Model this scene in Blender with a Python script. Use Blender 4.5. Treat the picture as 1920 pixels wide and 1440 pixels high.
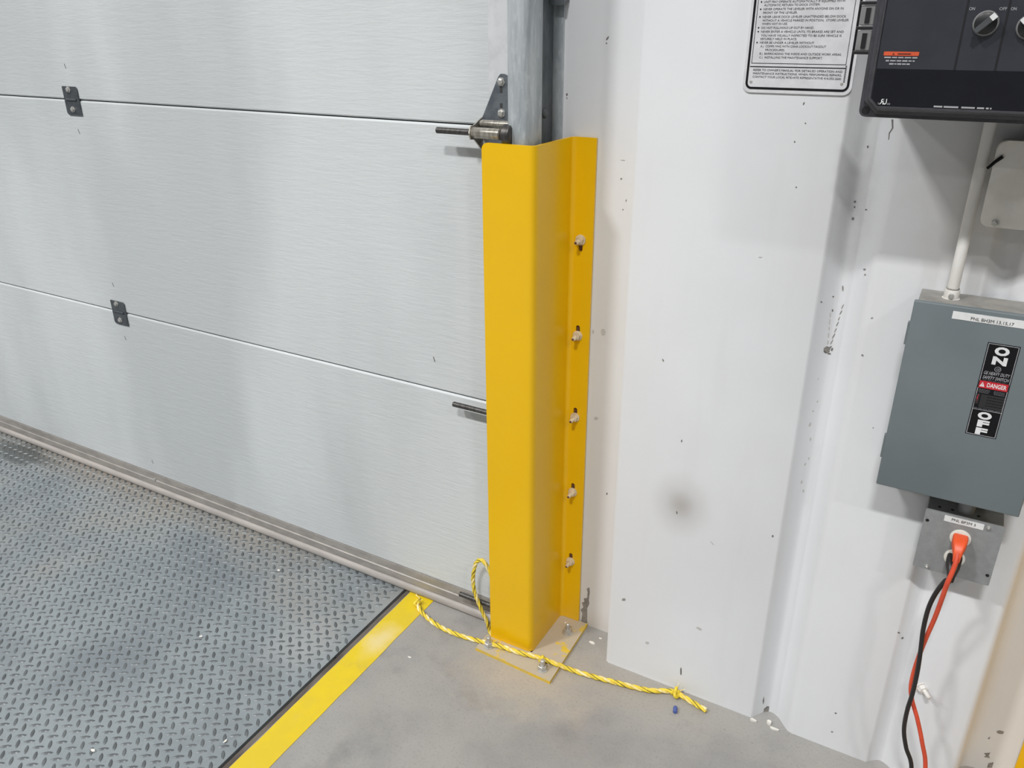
import bpy, bmesh, math, random
from mathutils import Vector, Matrix
random.seed(7)
for o in list(bpy.data.objects): bpy.data.objects.remove(o)
S = bpy.context.scene
COL = S.collection

# ------------------------------------------------------------------ camera
FPX, CX, CY = 1508.0, 960.0, 720.0
CAM = Vector((0, 0, 1.43))
def _u(v): return Vector(v).normalized()
_dn = _u((975 - CX, 4085 - CY, FPX))
_x = -_u((-1926 - CX, 58 - CY, FPX)); _x = (_x - _dn * _x.dot(_dn)).normalized()
_z = -_dn; _y = _z.cross(_x)
ROT = Matrix((_x, _y, _z))                 # camera (right, down, forward) -> world
cd = bpy.data.cameras.new('camera'); cam = bpy.data.objects.new('camera', cd); COL.objects.link(cam)
cd.sensor_fit = 'HORIZONTAL'; cd.sensor_width = 36; cd.lens = FPX / 1920 * 36; cd.clip_start = .02
bx, by, bz = ROT @ Vector((1, 0, 0)), ROT @ Vector((0, -1, 0)), ROT @ Vector((0, 0, -1))
m = Matrix((bx, by, bz)).transposed().to_4x4(); m.translation = CAM
cam.matrix_world = m
S.camera = cam
def ray(u, v): return ROT @ Vector((u - CX, v - CY, FPX))
def W(u, v, y): d = ray(u, v); return CAM + d * (y / d.y)          # pixel -> point on plane y
def G(u, v, z=0.0): d = ray(u, v); return CAM + d * ((z - CAM.z) / d.z)  # pixel -> point at height z

# ------------------------------------------------------------------ light
w = bpy.data.worlds.new('hall_light'); S.world = w; w.use_nodes = True
w.node_tree.nodes['Background'].inputs[0].default_value = (.93, .97, 1.0, 1)
w.node_tree.nodes['Background'].inputs[1].default_value = .29
def high_bay(x, y, z, watts, sx=.9, sy=.35):
    l = bpy.data.lights.new('high_bay_light', 'AREA'); l.shape = 'RECTANGLE'; l.size = sx; l.size_y = sy
    l.energy = watts; l.color = (1, .995, .99)
    o = bpy.data.objects.new('high_bay_light', l); o.location = (x, y, z); COL.objects.link(o)
for i, lx in enumerate((-7.5, -3.9, 0.2, 5.4)): high_bay(lx, -3.5, 7.0, (460, 920, 860, 330)[i])
for i, lx in enumerate((-5.4, -1.8, 1.9)): high_bay(lx, -9.5, 7.0, (70, 90, 150)[i])
S.view_settings.view_transform = 'Standard'; S.view_settings.look = 'None'
S.view_settings.gamma = 1; S.view_settings.use_curve_mapping = False
S.view_settings.exposure = -1.14

# ------------------------------------------------------------------ materials
def lin(c): return tuple(((x / 255) / 12.92 if x <= 10 else (((x / 255) + .055) / 1.055) ** 2.4) for x in c) + (1,)
MATS = {}
class NT:
    def __init__(s, name, rough=.5, metal=0, spec=.5):
        s.m = bpy.data.materials.new(name); s.m.use_nodes = True; s.t = s.m.node_tree
        s.b = s.t.nodes['Principled BSDF']; s.b.inputs['Roughness'].default_value = rough
        s.b.inputs['Metallic'].default_value = metal; s.b.inputs['Specular IOR Level'].default_value = spec
        s.geo = s.t.nodes.new('ShaderNodeNewGeometry'); MATS[name] = s.m
    def n(s, t, **k):
        x = s.t.nodes.new(t)
        for a, b in k.items(): setattr(x, a, b)
        return x
    def l(s, a, b): s.t.links.new(a, b)
    def pos(s, scale=(1, 1, 1), off=(0, 0, 0)):
        mp = s.n('ShaderNodeMapping'); mp.inputs['Scale'].default_value = scale; mp.inputs['Location'].default_value = off
        s.l(s.geo.outputs['Position'], mp.inputs[0]); return mp.outputs[0]
    def noise(s, scale=1, detail=4, rough=.55, stretch=(1, 1, 1), lo=.35, hi=.65, dist=0, off=(0, 0, 0)):
        x = s.n('ShaderNodeTexNoise'); x.inputs['Scale'].default_value = scale; x.inputs['Detail'].default_value = detail
        x.inputs['Roughness'].default_value = rough; x.inputs['Distortion'].default_value = dist
        s.l(s.pos(stretch, off), x.inputs['Vector'])
        r = s.n('ShaderNodeMapRange'); r.interpolation_type = 'SMOOTHSTEP'
        r.inputs[1].default_value = lo; r.inputs[2].default_value = hi; s.l(x.outputs[0], r.inputs[0]); return r.outputs[0]
    def spot(s, c, rad, soft=1.0, wob=0, wscale=8):
        """1 inside an ellipsoid at c, falling to 0 at its rim: a stain with its own shape"""
        v = s.n('ShaderNodeVectorMath', operation='SUBTRACT'); s.l(s.geo.outputs['Position'], v.inputs[0]); v.inputs[1].default_value = c
        d = s.n('ShaderNodeVectorMath', operation='DIVIDE'); s.l(v.outputs[0], d.inputs[0]); d.inputs[1].default_value = rad
        g = s.n('ShaderNodeVectorMath', operation='LENGTH'); s.l(d.outputs[0], g.inputs[0]); o = g.outputs['Value']
        if wob:
            nz = s.noise(wscale, 4, .6, lo=0, hi=1)
            a = s.n('ShaderNodeMath', operation='MULTIPLY_ADD'); s.l(nz, a.inputs[0]); a.inputs[1].default_value = wob; s.l(o, a.inputs[2]); o = a.outputs[0]
        r = s.n('ShaderNodeMapRange'); r.interpolation_type = 'SMOOTHSTEP'
        r.inputs[1].default_value = 1 - soft; r.inputs[2].default_value = 1; r.inputs[3].default_value = 1; r.inputs[4].default_value = 0
        s.l(o, r.inputs[0]); return r.outputs[0]
    def mul(s, a, b):
        x = s.n('ShaderNodeMath', operation='MULTIPLY'); s.l(a, x.inputs[0])
        if isinstance(b, (int, float)): x.inputs[1].default_value = b
        else: s.l(b, x.inputs[1])
        return x.outputs[0]
    def mix(s, fac, a, b):
        x = s.n('ShaderNodeMix', data_type='RGBA')
        if isinstance(fac, (int, float)): x.inputs[0].default_value = fac
        else: s.l(fac, x.inputs[0])
        for i, c in ((6, a), (7, b)):
            if isinstance(c, tuple): x.inputs[i].default_value = lin(c) if len(c) == 3 else c
            else: s.l(c, x.inputs[i])
        return x.outputs[2]
    def color(s, c):
        if isinstance(c, tuple): s.b.inputs['Base Color'].default_value = lin(c)
        else: s.l(c, s.b.inputs['Base Color'])
        return s
    def bump(s, h, strength=.3, dist=.002):
        b = s.n('ShaderNodeBump'); b.inputs['Strength'].default_value = strength; b.inputs['Distance'].default_value = dist
        s.l(h, b.inputs['Height']); s.l(b.outputs[0], s.b.inputs['Normal']); return s
    def rough(s, r): s.l(r, s.b.inputs['Roughness']); return s

def simple(name, c, rough=.5, metal=0, c2=None, scale=30, amt=.5, stretch=(1, 1, 1), bump=0, bscale=200, spec=.5):
    t = NT(name, rough, metal, spec)
    t.color(t.mix(t.mul(t.noise(scale, 5, .6, stretch), amt), c, c2 or tuple(int(x * .88) for x in c)))
    if bump: t.bump(t.noise(bscale, 3, .6, stretch, 0, 1), bump, .001)
    return t.m

t = NT('concrete', .72, 0, .35)
c = t.mix(t.noise(3.1, 6, .6, lo=.38, hi=.68), (160, 158, 154), (143, 142, 140))
c = t.mix(t.mul(t.noise(7, 5, .65, lo=.52, hi=.75, off=(3, 1, 0)), .55), c, (118, 117, 115))
c = t.mix(t.mul(t.noise(2.2, 4, .6, lo=.5, hi=.7, off=(9, 4, 0)), .5), c, (164, 156, 149))
c = t.mix(t.mul(t.spot((-.70, 1.30, 0), (.30, .22, .2), .7, .5, 14), .75), c, (184, 172, 154))
c = t.mix(t.mul(t.spot((-.50, 1.38, 0), (.5, .16, .2), .9, .3, 14), .5), c, (172, 164, 152))
for sc, hi, am in ((160, .8, .35), (420, .8, .3)): c = t.mix(t.mul(t.noise(sc, 3, .6, lo=.5, hi=hi), am), c, (110, 107, 104))
t.color(c); t.bump(t.noise(120, 5, .65, lo=0, hi=1), .12, .002)

t = NT('wall_paint', .48, 0, .4)
c = t.mix(t.noise(1.6, 4, .5), (226, 228, 230), (219, 220, 222))
c = t.mix(t.mul(t.noise(26, 4, .6, (1, 1, .12), .52, .75), .07), c, (196, 195, 192))
sp = W(1277, 948, 1.434)
c = t.mix(t.mul(t.spot(tuple(sp), (.085, .08, .10), 1, .10, 20), .52), c, (164, 158, 152))
sp = W(1277, 948, 1.434)
c = t.mix(t.mul(t.spot(tuple(sp), (.035, .08, .04), 1), .35), c, (150, 144, 138))
# darker grey-brown patches along the joint and beside the cabinets
sp = W(1600, 390, 1.45)
c = t.mix(t.mul(t.spot(tuple(sp), (.05, .06, .20), 1, .35, 22), .55), c, (150, 146, 140))
c = t.mix(t.mul(t.spot((.02, 1.44, 1.16), (.19, .06, .22), .8, .4, 16), .35), c, (190, 183, 172))
c = t.mix(t.mul(t.spot((-.62, 1.5, 0.0), (.12, .1, .10), 1, .3, 20), .6), c, (196, 184, 166))
t.color(c); t.bump(t.noise(90, 5, .6, lo=0, hi=1), .10, .0015)

t = NT('door_skin', .42, 0, .45)
c = t.mix(t.noise(1.7, 4, .5, (1, 1, .35), .38, .64, off=(1.3, 0, 0)), (208, 212, 213), (190, 194, 195))
t.color(c)
g1 = t.noise(1, 3, .55, (15, 1, 125), 0, 1, .5); g2 = t.noise(1, 2, .5, (30, 1, 260), 0, 1, .3, (5, 0, 3))
a = t.n('ShaderNodeMath', operation='MULTIPLY_ADD'); t.l(g2, a.inputs[0]); a.inputs[1].default_value = .45; t.l(g1, a.inputs[2])
t.bump(a.outputs[0], .25, .0022)
simple('door_edge', (205, 207, 209), .4)
t = NT('rail_metal', .5, .25, .4)
c = t.mix(t.noise(5, 5, .6, (3, 1, 8)), (171, 166, 160), (156, 151, 146))
c = t.mix(t.mul(t.noise(40, 4, .6, (1, 1, 3), .55, .8), .4), c, (132, 127, 121)); t.color(c)
simple('seal_vinyl', (178, 172, 166), .55, 0, (160, 155, 150), 9, .8, (1, 1, 4))
simple('joint_dark', (58, 58, 60), .8)

t = NT('deck_paint', .42, .25, .5)
c = t.mix(t.noise(2.6, 5, .6, lo=.36, hi=.66), (150, 158, 161), (130, 138, 143))
c = t.mix(t.mul(t.noise(1.5, 4, .6, lo=.48, hi=.68, off=(4, 7, 0)), .6), c, (166, 161, 152))
c = t.mix(t.mul(t.spot((-2.5, 1.42, 0), (1.6, .20, .2), .9, .4, 6), .85), c, (172, 162, 150))
sp = G(40, 850); c = t.mix(t.mul(t.spot(tuple(sp), (.30, .10, .2), .45, .5, 9), .9), c, (88, 92, 91))
sp = G(560, 1210); c = t.mix(t.mul(t.spot(tuple(sp), (.20, .17, .2), .9, .5, 8), .55), c, (176, 177, 176))
c = t.mix(t.mul(t.noise(90, 5, .65, lo=.52, hi=.8), .45), c, (108, 112, 113)); t.color(c)
t.rough(t.mix(t.noise(6, 4, .6), (90, 90, 90), (150, 150, 150))); t.bump(t.noise(150, 4, .6, lo=0, hi=1), .1, .001)
simple('lug_worn', (118, 123, 125), .40, .35, (96, 100, 102), 16, .9)
simple('curb_steel', (120, 112, 104), .65, .3, (88, 78, 70), 30, 1, (1, .25, 1), .2, 120)
simple('pit_dark', (34, 33, 33), .9)
simple('rubber_black', (36, 35, 36), .5, 0, (60, 58, 58), 20, .7)
t = NT('tape_yellow', .5, 0, .4)
c = t.mix(t.noise(8, 4, .6), (226, 198, 30), (218, 190, 46))
sp = G(700, 1195); c = t.mix(t.mul(t.spot((-1.09, 1.22, 0), (.07, .11, .1), .7, .5, 16), .85), c, (226, 208, 150))
c = t.mix(t.mul(t.noise(14, 5, .65, (1, .6, 1), .56, .74), .5), c, (208, 186, 92))
c = t.mix(t.mul(t.noise(5, 4, .65, lo=.62, hi=.74, off=(2, 2, 2)), .35), c, (160, 145, 100)); t.color(c)
t = NT('safety_yellow', .30, 0, .5)
c = t.mix(t.mul(t.noise(5, 4, .6), .5), (236, 187, 4), (231, 180, 3))
c = t.mix(t.mul(t.spot((-.70, 1.44, 0), (.14, .14, .10), 1, .3, 14), .35), c, (206, 176, 112)); t.color(c)
t.bump(t.noise(240, 3, .6, lo=0, hi=1), .06, .0006)
t = NT('base_plate_paint', .6, 0, .4)
c = t.mix(t.noise(22, 5, .65, lo=.36, hi=.44), (216, 184, 60), (186, 174, 154))
c = t.mix(t.mul(t.noise(60, 4, .6, lo=.5, hi=.8), .4), c, (172, 160, 142)); t.color(c)
simple('plate_edge_yellow', (226, 188, 40), .5, 0, (200, 176, 100), 40, .7)
simple('zinc', (205, 204, 200), .30, .55, (160, 158, 152), 60, .6)
simple('bolt_cream', (222, 208, 182), .5, .1, (190, 170, 140), 90, .7)
simple('rust_and_slot_gap', (128, 84, 62), .8, .1, (90, 60, 50), 200, 1)  # rust on the bolt tips; also colours the dark slot gaps
t = NT('galvanized', .42, .3, .5)
c = t.mix(t.noise(30, 5, .65, (1, 1, .12)), (194, 200, 203), (158, 166, 170))
c = t.mix(t.mul(t.noise(130, 3, .6, (1, 1, .3), .5, .75), .5), c, (214, 219, 221)); t.color(c)
simple('galvanized_dull_shade', (108, 113, 116), .5, .3, (84, 88, 92), 60, .8, (1, 1, .4))  # dull steel tone; on the wall angle's leg it stands in for shade
simple('hinge_steel', (112, 118, 123), .42, .35, (88, 94, 102), 50, .9)
simple('hinge_dark', (86, 91, 95), .45, .3, (70, 75, 80), 50, .9)
simple('roller_steel', (186, 182, 172), .28, .6, (140, 134, 122), 40, .8, (4, 1, 1))
simple('rod_steel', (96, 94, 92), .45, .75, (66, 64, 62), 50, .8, (4, 1, 1))
simple('rope_yellow', (240, 216, 66), .55, 0, (214, 184, 48), 140, .8)
simple('rope_pale', (246, 236, 190), .55, 0, (230, 200, 80), 50, 1)
simple('rope_tracer', (104, 96, 70), .7)
simple('paint_flake', (232, 229, 222), .6)
simple('blue_plastic', (78, 96, 160), .45)
simple('sign_white', (218, 218, 221), .35)
simple('ink_black', (20, 20, 23), .55, spec=.2)
simple('ink_grey', (96, 96, 100), .5)
simple('panel_black', (68, 68, 73), .36, 0, (56, 56, 60), 60, .7, bump=.1, bscale=300)
simple('panel_face', (52, 54, 61), .34, 0, (46, 48, 54), 30, .6)
simple('panel_face_dark', (25, 26, 31), .22)
simple('line_dark', (20, 20, 24), .5)
simple('clip_grey', (150, 150, 150), .45, .4, (128, 128, 128), 40, .6)
simple('knob_black', (30, 31, 33), .4)
simple('knob_grip', (74, 77, 80), .45)
simple('ink_white', (228, 230, 230), .5)
simple('ink_dim', (168, 168, 172), .5)
simple('ink_orange', (214, 88, 52), .5)
simple('ink_brown', (110, 46, 36), .5)
simple('ink_red', (196, 40, 52), .5)
simple('ink_charcoal', (52, 51, 52), .6, spec=.2)
simple('box_white', (233, 230, 223), .5, 0, (220, 214, 204), 20, .7)
simple('conduit_white', (226, 224, 220), .45, 0, (206, 202, 194), 24, .6, (1, 1, .4))
t = NT('switch_grey', .45, 0, .4)
c = t.mix(t.noise(6, 4, .5), (112, 121, 124), (105, 114, 117))
t.color(c); t.bump(t.noise(260, 3, .6, lo=0, hi=1), .08, .0006)
simple('switch_top_dust', (150, 148, 142), .7, 0, (132, 130, 126), 30, .9)
simple('outlet_grey', (146, 149, 149), .45, .15, (134, 136, 136), 60, .7)
simple('outlet_white', (228, 224, 214), .4)
simple('plug_orange', (236, 92, 48), .4)
simple('cord_orange', (222, 84, 52), .45, 0, (196, 70, 50), 30, .6)
simple('cord_black', (36, 34, 34), .45)
simple('label_white', (226, 227, 226), .45)
simple('scuff_dark', (116, 113, 110), .8)
simple('scuff_grey', (150, 146, 141), .8, 0, (128, 124, 120), 90, 1)
simple('scuff_soft', (198, 196, 192), .8)

# ------------------------------------------------------------------ helpers
def wm(o):
    l = Matrix.Translation(o.location) @ o.rotation_euler.to_matrix().to_4x4() @ Matrix.Diagonal(o.scale.to_4d())
    return (wm(o.parent) @ o.matrix_parent_inverse @ l) if o.parent else l
def put(o, parent=None):
    COL.objects.link(o)
    if parent: o.parent = parent; o.matrix_parent_inverse = wm(parent).inverted()
    return o
def tag(o, label=None, cat=None, group=None, kind=None):
    for k, v in (('label', label), ('category', cat), ('group', group), ('kind', kind)):
        if v: o[k] = v
    return o
def thing(name, loc, label, cat, group=None, kind=None):
    o = bpy.data.objects.new(name, None); o.empty_display_size = .02; o.location = loc
    return tag(put(o), label, cat, group, kind)
def fin(bm, name, mat, parent=None, smooth=None, recalc=True):
    if recalc: bmesh.ops.recalc_face_normals(bm, faces=bm.faces)
    me = bpy.data.meshes.new(name); bm.to_mesh(me); bm.free()
    for mm in (mat if isinstance(mat, (list, tuple)) else [mat]): me.materials.append(MATS[mm])
    if smooth is not None:
        me.shade_smooth()
        try: me.set_sharp_from_angle(angle=math.radians(smooth))
        except Exception: pass
    return put(bpy.data.objects.new(name, me), parent)
def B(): return bmesh.new()
def box(bm, x0, x1, y0, y1, z0, z1, bev=0, seg=2):
    x0, x1 = min(x0, x1), max(x0, x1)
    r = bmesh.ops.create_cube(bm, size=1)
    for v in r['verts']: v.co = Vector(((x0 + x1) / 2 + v.co.x * (x1 - x0), (y0 + y1) / 2 + v.co.y * (y1 - y0), (z0 + z1) / 2 + v.co.z * (z1 - z0)))
    if bev:
        es = list({e for v in r['verts'] for e in v.link_edges})
        bmesh.ops.bevel(bm, geom=es, offset=bev, segments=seg, affect='EDGES', profile=.5)
    return bm
def prism(bm, pts, fn, closed=True):
    """pts: 2-D polygon, fn(p, k) -> Vector for end k in (0,1)"""
    a = [bm.verts.new(fn(p, 0)) for p in pts]; b = [bm.verts.new(fn(p, 1)) for p in pts]; n = len(pts)
    for i in range(n if closed else n - 1): bm.faces.new((a[i], a[(i + 1) % n], b[(i + 1) % n], b[i]))
    if closed: bm.faces.new(a[::-1]); bm.faces.new(b)
    return bm
def up(z0, z1): return lambda p, k: Vector((p[0], p[1], z1 if k else z0))
def fr(y0, y1): return lambda p, k: Vector((p[0], y1 if k else y0, p[1]))       # outline in XZ, thickness in Y
def along(x0, x1): return lambda p, k: Vector((x1 if k else x0, p[0], p[1]))    # outline in YZ
def rrect(x0, x1, z0, z1, r, n=5, corners=(1, 1, 1, 1)):
    P = []
    for (cx, cz, a0, on) in ((x1 - r, z1 - r, 0, corners[0]), (x0 + r, z1 - r, 90, corners[1]), (x0 + r, z0 + r, 180, corners[2]), (x1 - r, z0 + r, 270, corners[3])):
        if on: P += [(cx + r * math.cos(math.radians(a0 + 90 * i / n)), cz + r * math.sin(math.radians(a0 + 90 * i / n))) for i in range(n + 1)]
        else: P.append((cx + r * (1 if a0 in (0, 270) else -1), cz + r * (1 if a0 < 180 else -1)))
    return P
def basis(d):
    d = Vector(d).normalized(); a = Vector((0, 0, 1)) if abs(d.z) < .9 else Vector((1, 0, 0))
    x = d.cross(a).normalized(); return x, d.cross(x).normalized(), d
def lathe(bm, o, d, prof, n=16, rot=0):
    """prof: (distance along d, radius)"""
    x, y, d = basis(d); o = Vector(o); rings = []
    for h, r in prof:
        rings.append([bm.verts.new(o + d * h + (x * math.cos(rot + 2 * math.pi * i / n) + y * math.sin(rot + 2 * math.pi * i / n)) * max(r, 1e-5)) for i in range(n)])
    for A, Bq in zip(rings, rings[1:]):
        for i in range(n): bm.faces.new((A[i], A[(i + 1) % n], Bq[(i + 1) % n], Bq[i]))
    bm.faces.new(rings[0][::-1]); bm.faces.new(rings[-1]); return bm
def spline(P, n=10):
    P = [Vector(p) for p in P]; Q = [P[0] * 2 - P[1]] + P + [P[-1] * 2 - P[-2]]; out = []
    for i in range(1, len(Q) - 2):
        a, b, c, d = Q[i - 1:i + 3]
        for k in range(n):
            t = k / n
            out.append(.5 * ((2 * b) + (c - a) * t + (2 * a - 5 * b + 4 * c - d) * t * t + (3 * b - a - 3 * c + d) * t ** 3))
    return out + [P[-1]]
def resample(P, step):
    out = [P[0]]; acc = 0
    for a, b in zip(P, P[1:]):
        L = (b - a).length; s = step - acc
        while s <= L: out.append(a.lerp(b, s / L)); s += step
        acc = L - (s - step)
    return out + [P[-1]]
def frames(P):
    T = [(P[min(i + 1, len(P) - 1)] - P[max(i - 1, 0)]).normalized() for i in range(len(P))]
    x = T[0].cross(Vector((0, 0, 1)) if abs(T[0].z) < .9 else Vector((1, 0, 0))).normalized(); F = []
    for t in T:
        x = (x - t * x.dot(t)).normalized(); F.append((x, t.cross(x).normalized(), t))
    return F
def tube(bm, P, r, n=8, r1=None):
    F = frames(P); rings = []
    for i, (p, (x, y, t)) in enumerate(zip(P, F)):
        rr = r if r1 is None else r + (r1 - r) * i / (len(P) - 1)
        rings.append([bm.verts.new(p + (x * math.cos(2 * math.pi * k / n) + y * math.sin(2 * math.pi * k / n)) * rr) for k in range(n)])
    for A, Bq in zip(rings, rings[1:]):
        for i in range(n): bm.faces.new((A[i], A[(i + 1) % n], Bq[(i + 1) % n], Bq[i]))
    bm.faces.new(rings[0][::-1]); bm.faces.new(rings[-1]); return bm
_caph = [None]
def glyphs(s, bold=0):
    cu = bpy.data.curves.new('t', 'FONT'); cu.body = s; cu.offset = bold; cu.resolution_u = 3
    o = bpy.data.objects.new('t', cu); COL.objects.link(o); bpy.context.view_layer.update()
    me = bpy.data.meshes.new_from_object(o.evaluated_get(bpy.context.evaluated_depsgraph_get()))
    bpy.data.objects.remove(o); bpy.data.curves.remove(cu); return me
def text(s, x0, x1, z, cap, y, mat, parent, bold=0, slant=0, name='lettering', flip=False, vert=False):
    """flat print on a surface facing the room; z is the baseline"""
    if _caph[0] is None:
        h = glyphs('H'); _caph[0] = max(v.co.y for v in h.vertices); bpy.data.meshes.remove(h)
    me = glyphs(s, bold); xs = [v.co.x for v in me.vertices]; a, b = min(xs), max(xs); k = cap / (_caph[0] + 2 * bold)
    for v in me.vertices:
        f = (v.co.x - a) / (b - a); f = 1 - f if flip else f; h = (v.co.y + bold) * k
        if vert: v.co = Vector((x0 + h, y, z - f * (x1 - x0)))          # reads downwards, x0 baseline, x1-x0 the run
        else: v.co = Vector((x0 + (x1 - x0) * f + h * slant, y, z + h))
    me.name = name; me.materials.clear(); me.materials.append(MATS[mat])
    return put(bpy.data.objects.new(name, me), parent)
def flat(pts, y, mat, parent, name, th=.0003):
    return fin(prism(B(), pts, fr(y, y + th)), name, mat, parent)
def quad(x0, x1, z0, z1): return [(x0, z0), (x1, z0), (x1, z1), (x0, z1)]
def boolean(o, cutter):
    md = o.modifiers.new('cut', 'BOOLEAN'); md.object = cutter; md.operation = 'DIFFERENCE'; md.solver = 'EXACT'
    bpy.context.view_layer.update()
    me = bpy.data.meshes.new_from_object(o.evaluated_get(bpy.context.evaluated_depsgraph_get()))
    o.modifiers.remove(md); old = o.data; me.name = old.name; o.data = me; bpy.data.objects.remove(cutter)

YW, YJ, YD = 1.434, 1.531, 1.419          # wall face, door jamb, door skin
def ex(y): return (1.42 - y) * .0147       # the pit edge runs slightly askew

# ------------------------------------------------------------------ floor and pit
f = B()
prism(f, [(-1.137 + ex(-1.2), -1.2), (4.5, -1.2), (4.5, 2.0), (-1.137 + ex(2.0), 2.0)], up(-.35, 0))
floor = tag(fin(f, 'floor', 'concrete'), 'smooth grey concrete dock floor with dusty patches', 'floor', kind='structure')
fin(box(B(), -6, 4.5, -6, -1.2, -.35, 0), 'slab', 'concrete', floor)
fin(box(B(), -6, -3.42, -1.2, 2.0, -.35, 0), 'slab', 'concrete', floor)
pit = B(); box(pit, -3.42, -1.10, -1.2, 2.0, -.42, -.352)
fin(pit, 'pit_bottom', 'pit_dark', floor)
cb = B()
prism(cb, [(-1.1505 + ex(-1.19), -1.19), (-1.1375 + ex(-1.19), -1.19), (-1.1375 + ex(1.6), 1.6), (-1.1505 + ex(1.6), 1.6)], up(-.09, -.0015))
curb = tag(fin(cb, 'trim_1', 'curb_steel'), 'rusty steel angle edging the leveler pit beside the yellow tape', 'edging', kind='structure')
sl = B(); P = [Vector((-1.154 + ex(y), y, -.004)) for y in (1.50, 1.40, 1.30, 1.20, 1.12)]
tube(sl, spline(P, 4), .0058, 8, .0035)
tag(fin(sl, 'weather_seal', 'rubber_black', None, 40), 'black rubber weather seal in the gap between deck and yellow tape', 'seal')

# yellow floor tape with slightly ragged edges
tp = B(); ys = [1.425 - i * .045 for i in range(52)]
L = [bm_v for bm_v in (tp.verts.new((-1.1345 + ex(y) + random.uniform(-.0012, .0012), y, .0012)) for y in ys)]
R = [tp.verts.new((-1.0585 + ex(y) * .6 + random.uniform(-.0012, .0012), y, .0012)) for y in ys]
for i in range(len(ys) - 1): tp.faces.new((L[i], L[i + 1], R[i + 1], R[i]))
r = bmesh.ops.extrude_face_region(tp, geom=list(tp.faces))
for v in r['geom']:
    if isinstance(v, bmesh.types.BMVert): v.co.z = 0.0002
tag(fin(tp, 'floor_tape', 'tape_yellow'), 'yellow marking tape stuck along the pit edge, scuffed pale near the rope knot', 'floor tape')

# ------------------------------------------------------------------ dock leveler deck
deck = thing('dock_leveler', (-2.3, .3, 0), 'grey steel dock leveler deck covered in raised diamond tread', 'dock leveler')
d = B(); prism(d, [(-3.40, -1.15), (-1.1575 + ex(-1.15), -1.15), (-1.1575 + ex(1.56), 1.56), (-3.40, 1.56)], up(-.012, 0))
fin(d, 'deck_plate', 'deck_paint', deck)
fin(box(B(), -3.38, -1.2, -1.1, 1.5, -.06, -.0125), 'deck_frame', 'pit_dark', deck)
def lug_bm(bm, x, y, ang, L=.0125, wd=.0046, h=.0019):
    ca, sa = math.cos(ang), math.sin(ang); lo = []; hi = []
    for i in range(10):
        a = 2 * math.pi * i / 10; px = math.cos(a) * L; py = math.sin(a) * wd * (1 - .25 * abs(math.cos(a)))
        for k, lst, z in ((1, lo, 0), (.62, hi, h)):
            lst.append(bm.verts.new((x + (px * ca - py * sa) * k, y + (px * sa + py * ca) * k, z)))
    for i in range(10): bm.faces.new((lo[i], lo[(i + 1) % 10], hi[(i + 1) % 10], hi[i]))
    bm.faces.new(hi)
sx, sy = .0318, .0334
a0 = G(380 + 605 * 260 / 1440, 1180 + 368 * 260 / 1440)
lugs = []
for i in range(-62, 8):
    for j in range(-36, 22):
        for k in (0, 1):
            x = a0.x + (i + .5 * k) * sx; y = a0.y + (j + .5 * k) * sy
            if x > -1.1665 + ex(y) or x < -3.38 or y > 1.50 or y < .02: continue
            q = ROT.transposed() @ (Vector((x, y, 0)) - CAM); u = CX + FPX * q.x / q.z; v = CY + FPX * q.y / q.z
            vis = -25 < u < 1945 and -20 < v < 1452 and y < 1.40
            lugs.append((q.length if vis else 9e9, x, y, math.radians(135 if k == 0 else 37)))
lugs.sort()
protos = {}
for n, (dist, x, y, a) in enumerate(lugs[:300]):
    if a not in protos:
        b_ = B(); lug_bm(b_, 0, 0, a); o = fin(b_, 'tread_lug', 'lug_worn', None, 40); protos[a] = o.data
        bpy.data.objects.remove(o)
    o = bpy.data.objects.new('tread_lug', protos[a]); o.location = (x, y, 0)
    put(o, deck)
b_ = B()
for (dist, x, y, a) in lugs[300:]: lug_bm(b_, x, y, a)
tag(fin(b_, 'tread_lugs', 'lug_worn', deck, 40), kind='stuff')

# ------------------------------------------------------------------ walls
prof = [(-1.02, 1.80), (-1.02, YJ), (-.592, YJ), (-.580, 1.528), (-.572, 1.520), (-.5665, 1.50), (-.5635, 1.448), (-.560, 1.438), (-.553, YW),
        (-.2075, YW), (-.2035, 1.4365), (-.2005, 1.441), (-.183, 1.466), (-.176, 1.4715), (-.168, 1.473), (-.160, 1.4705), (-.150, 1.464),
        (-.130, 1.442), (-.124, 1.4365), (-.115, YW),
        (.036, YW), (.040, 1.4365), (.043, 1.440), (.0565, 1.451), (.063, 1.453), (.070, 1.452), (.077, 1.448), (.088, 1.439), (.094, 1.436), (.101, YW),
        (.186, YW), (.194, 1.438), (.199, 1.447), (.204, 1.50), (.212, 1.520), (.222, 1.528), (.236, YJ), (2.6, YJ), (2.6, 1.80)]
wb = B(); prism(wb, prof, up(-.05, 3.1))
wall = tag(fin(wb, 'wall_right', 'wall_paint', None, 38), 'white painted wall pier with vertical grooves between the dock doors', 'wall', kind='structure')
tag(fin(box(B(), -6, -3.58, 1.45, 1.8, -.05, 3.1, .008), 'wall_left', 'wall_paint'), 'white wall beyond the far side of the overhead door', 'wall', kind='structure')
tag(fin(box(B(), -3.58, -1.02, 1.50, 1.8, 2.44, 3.1), 'wall_back', 'wall_paint'), 'white wall above the overhead door', 'wall', kind='structure')
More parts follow.
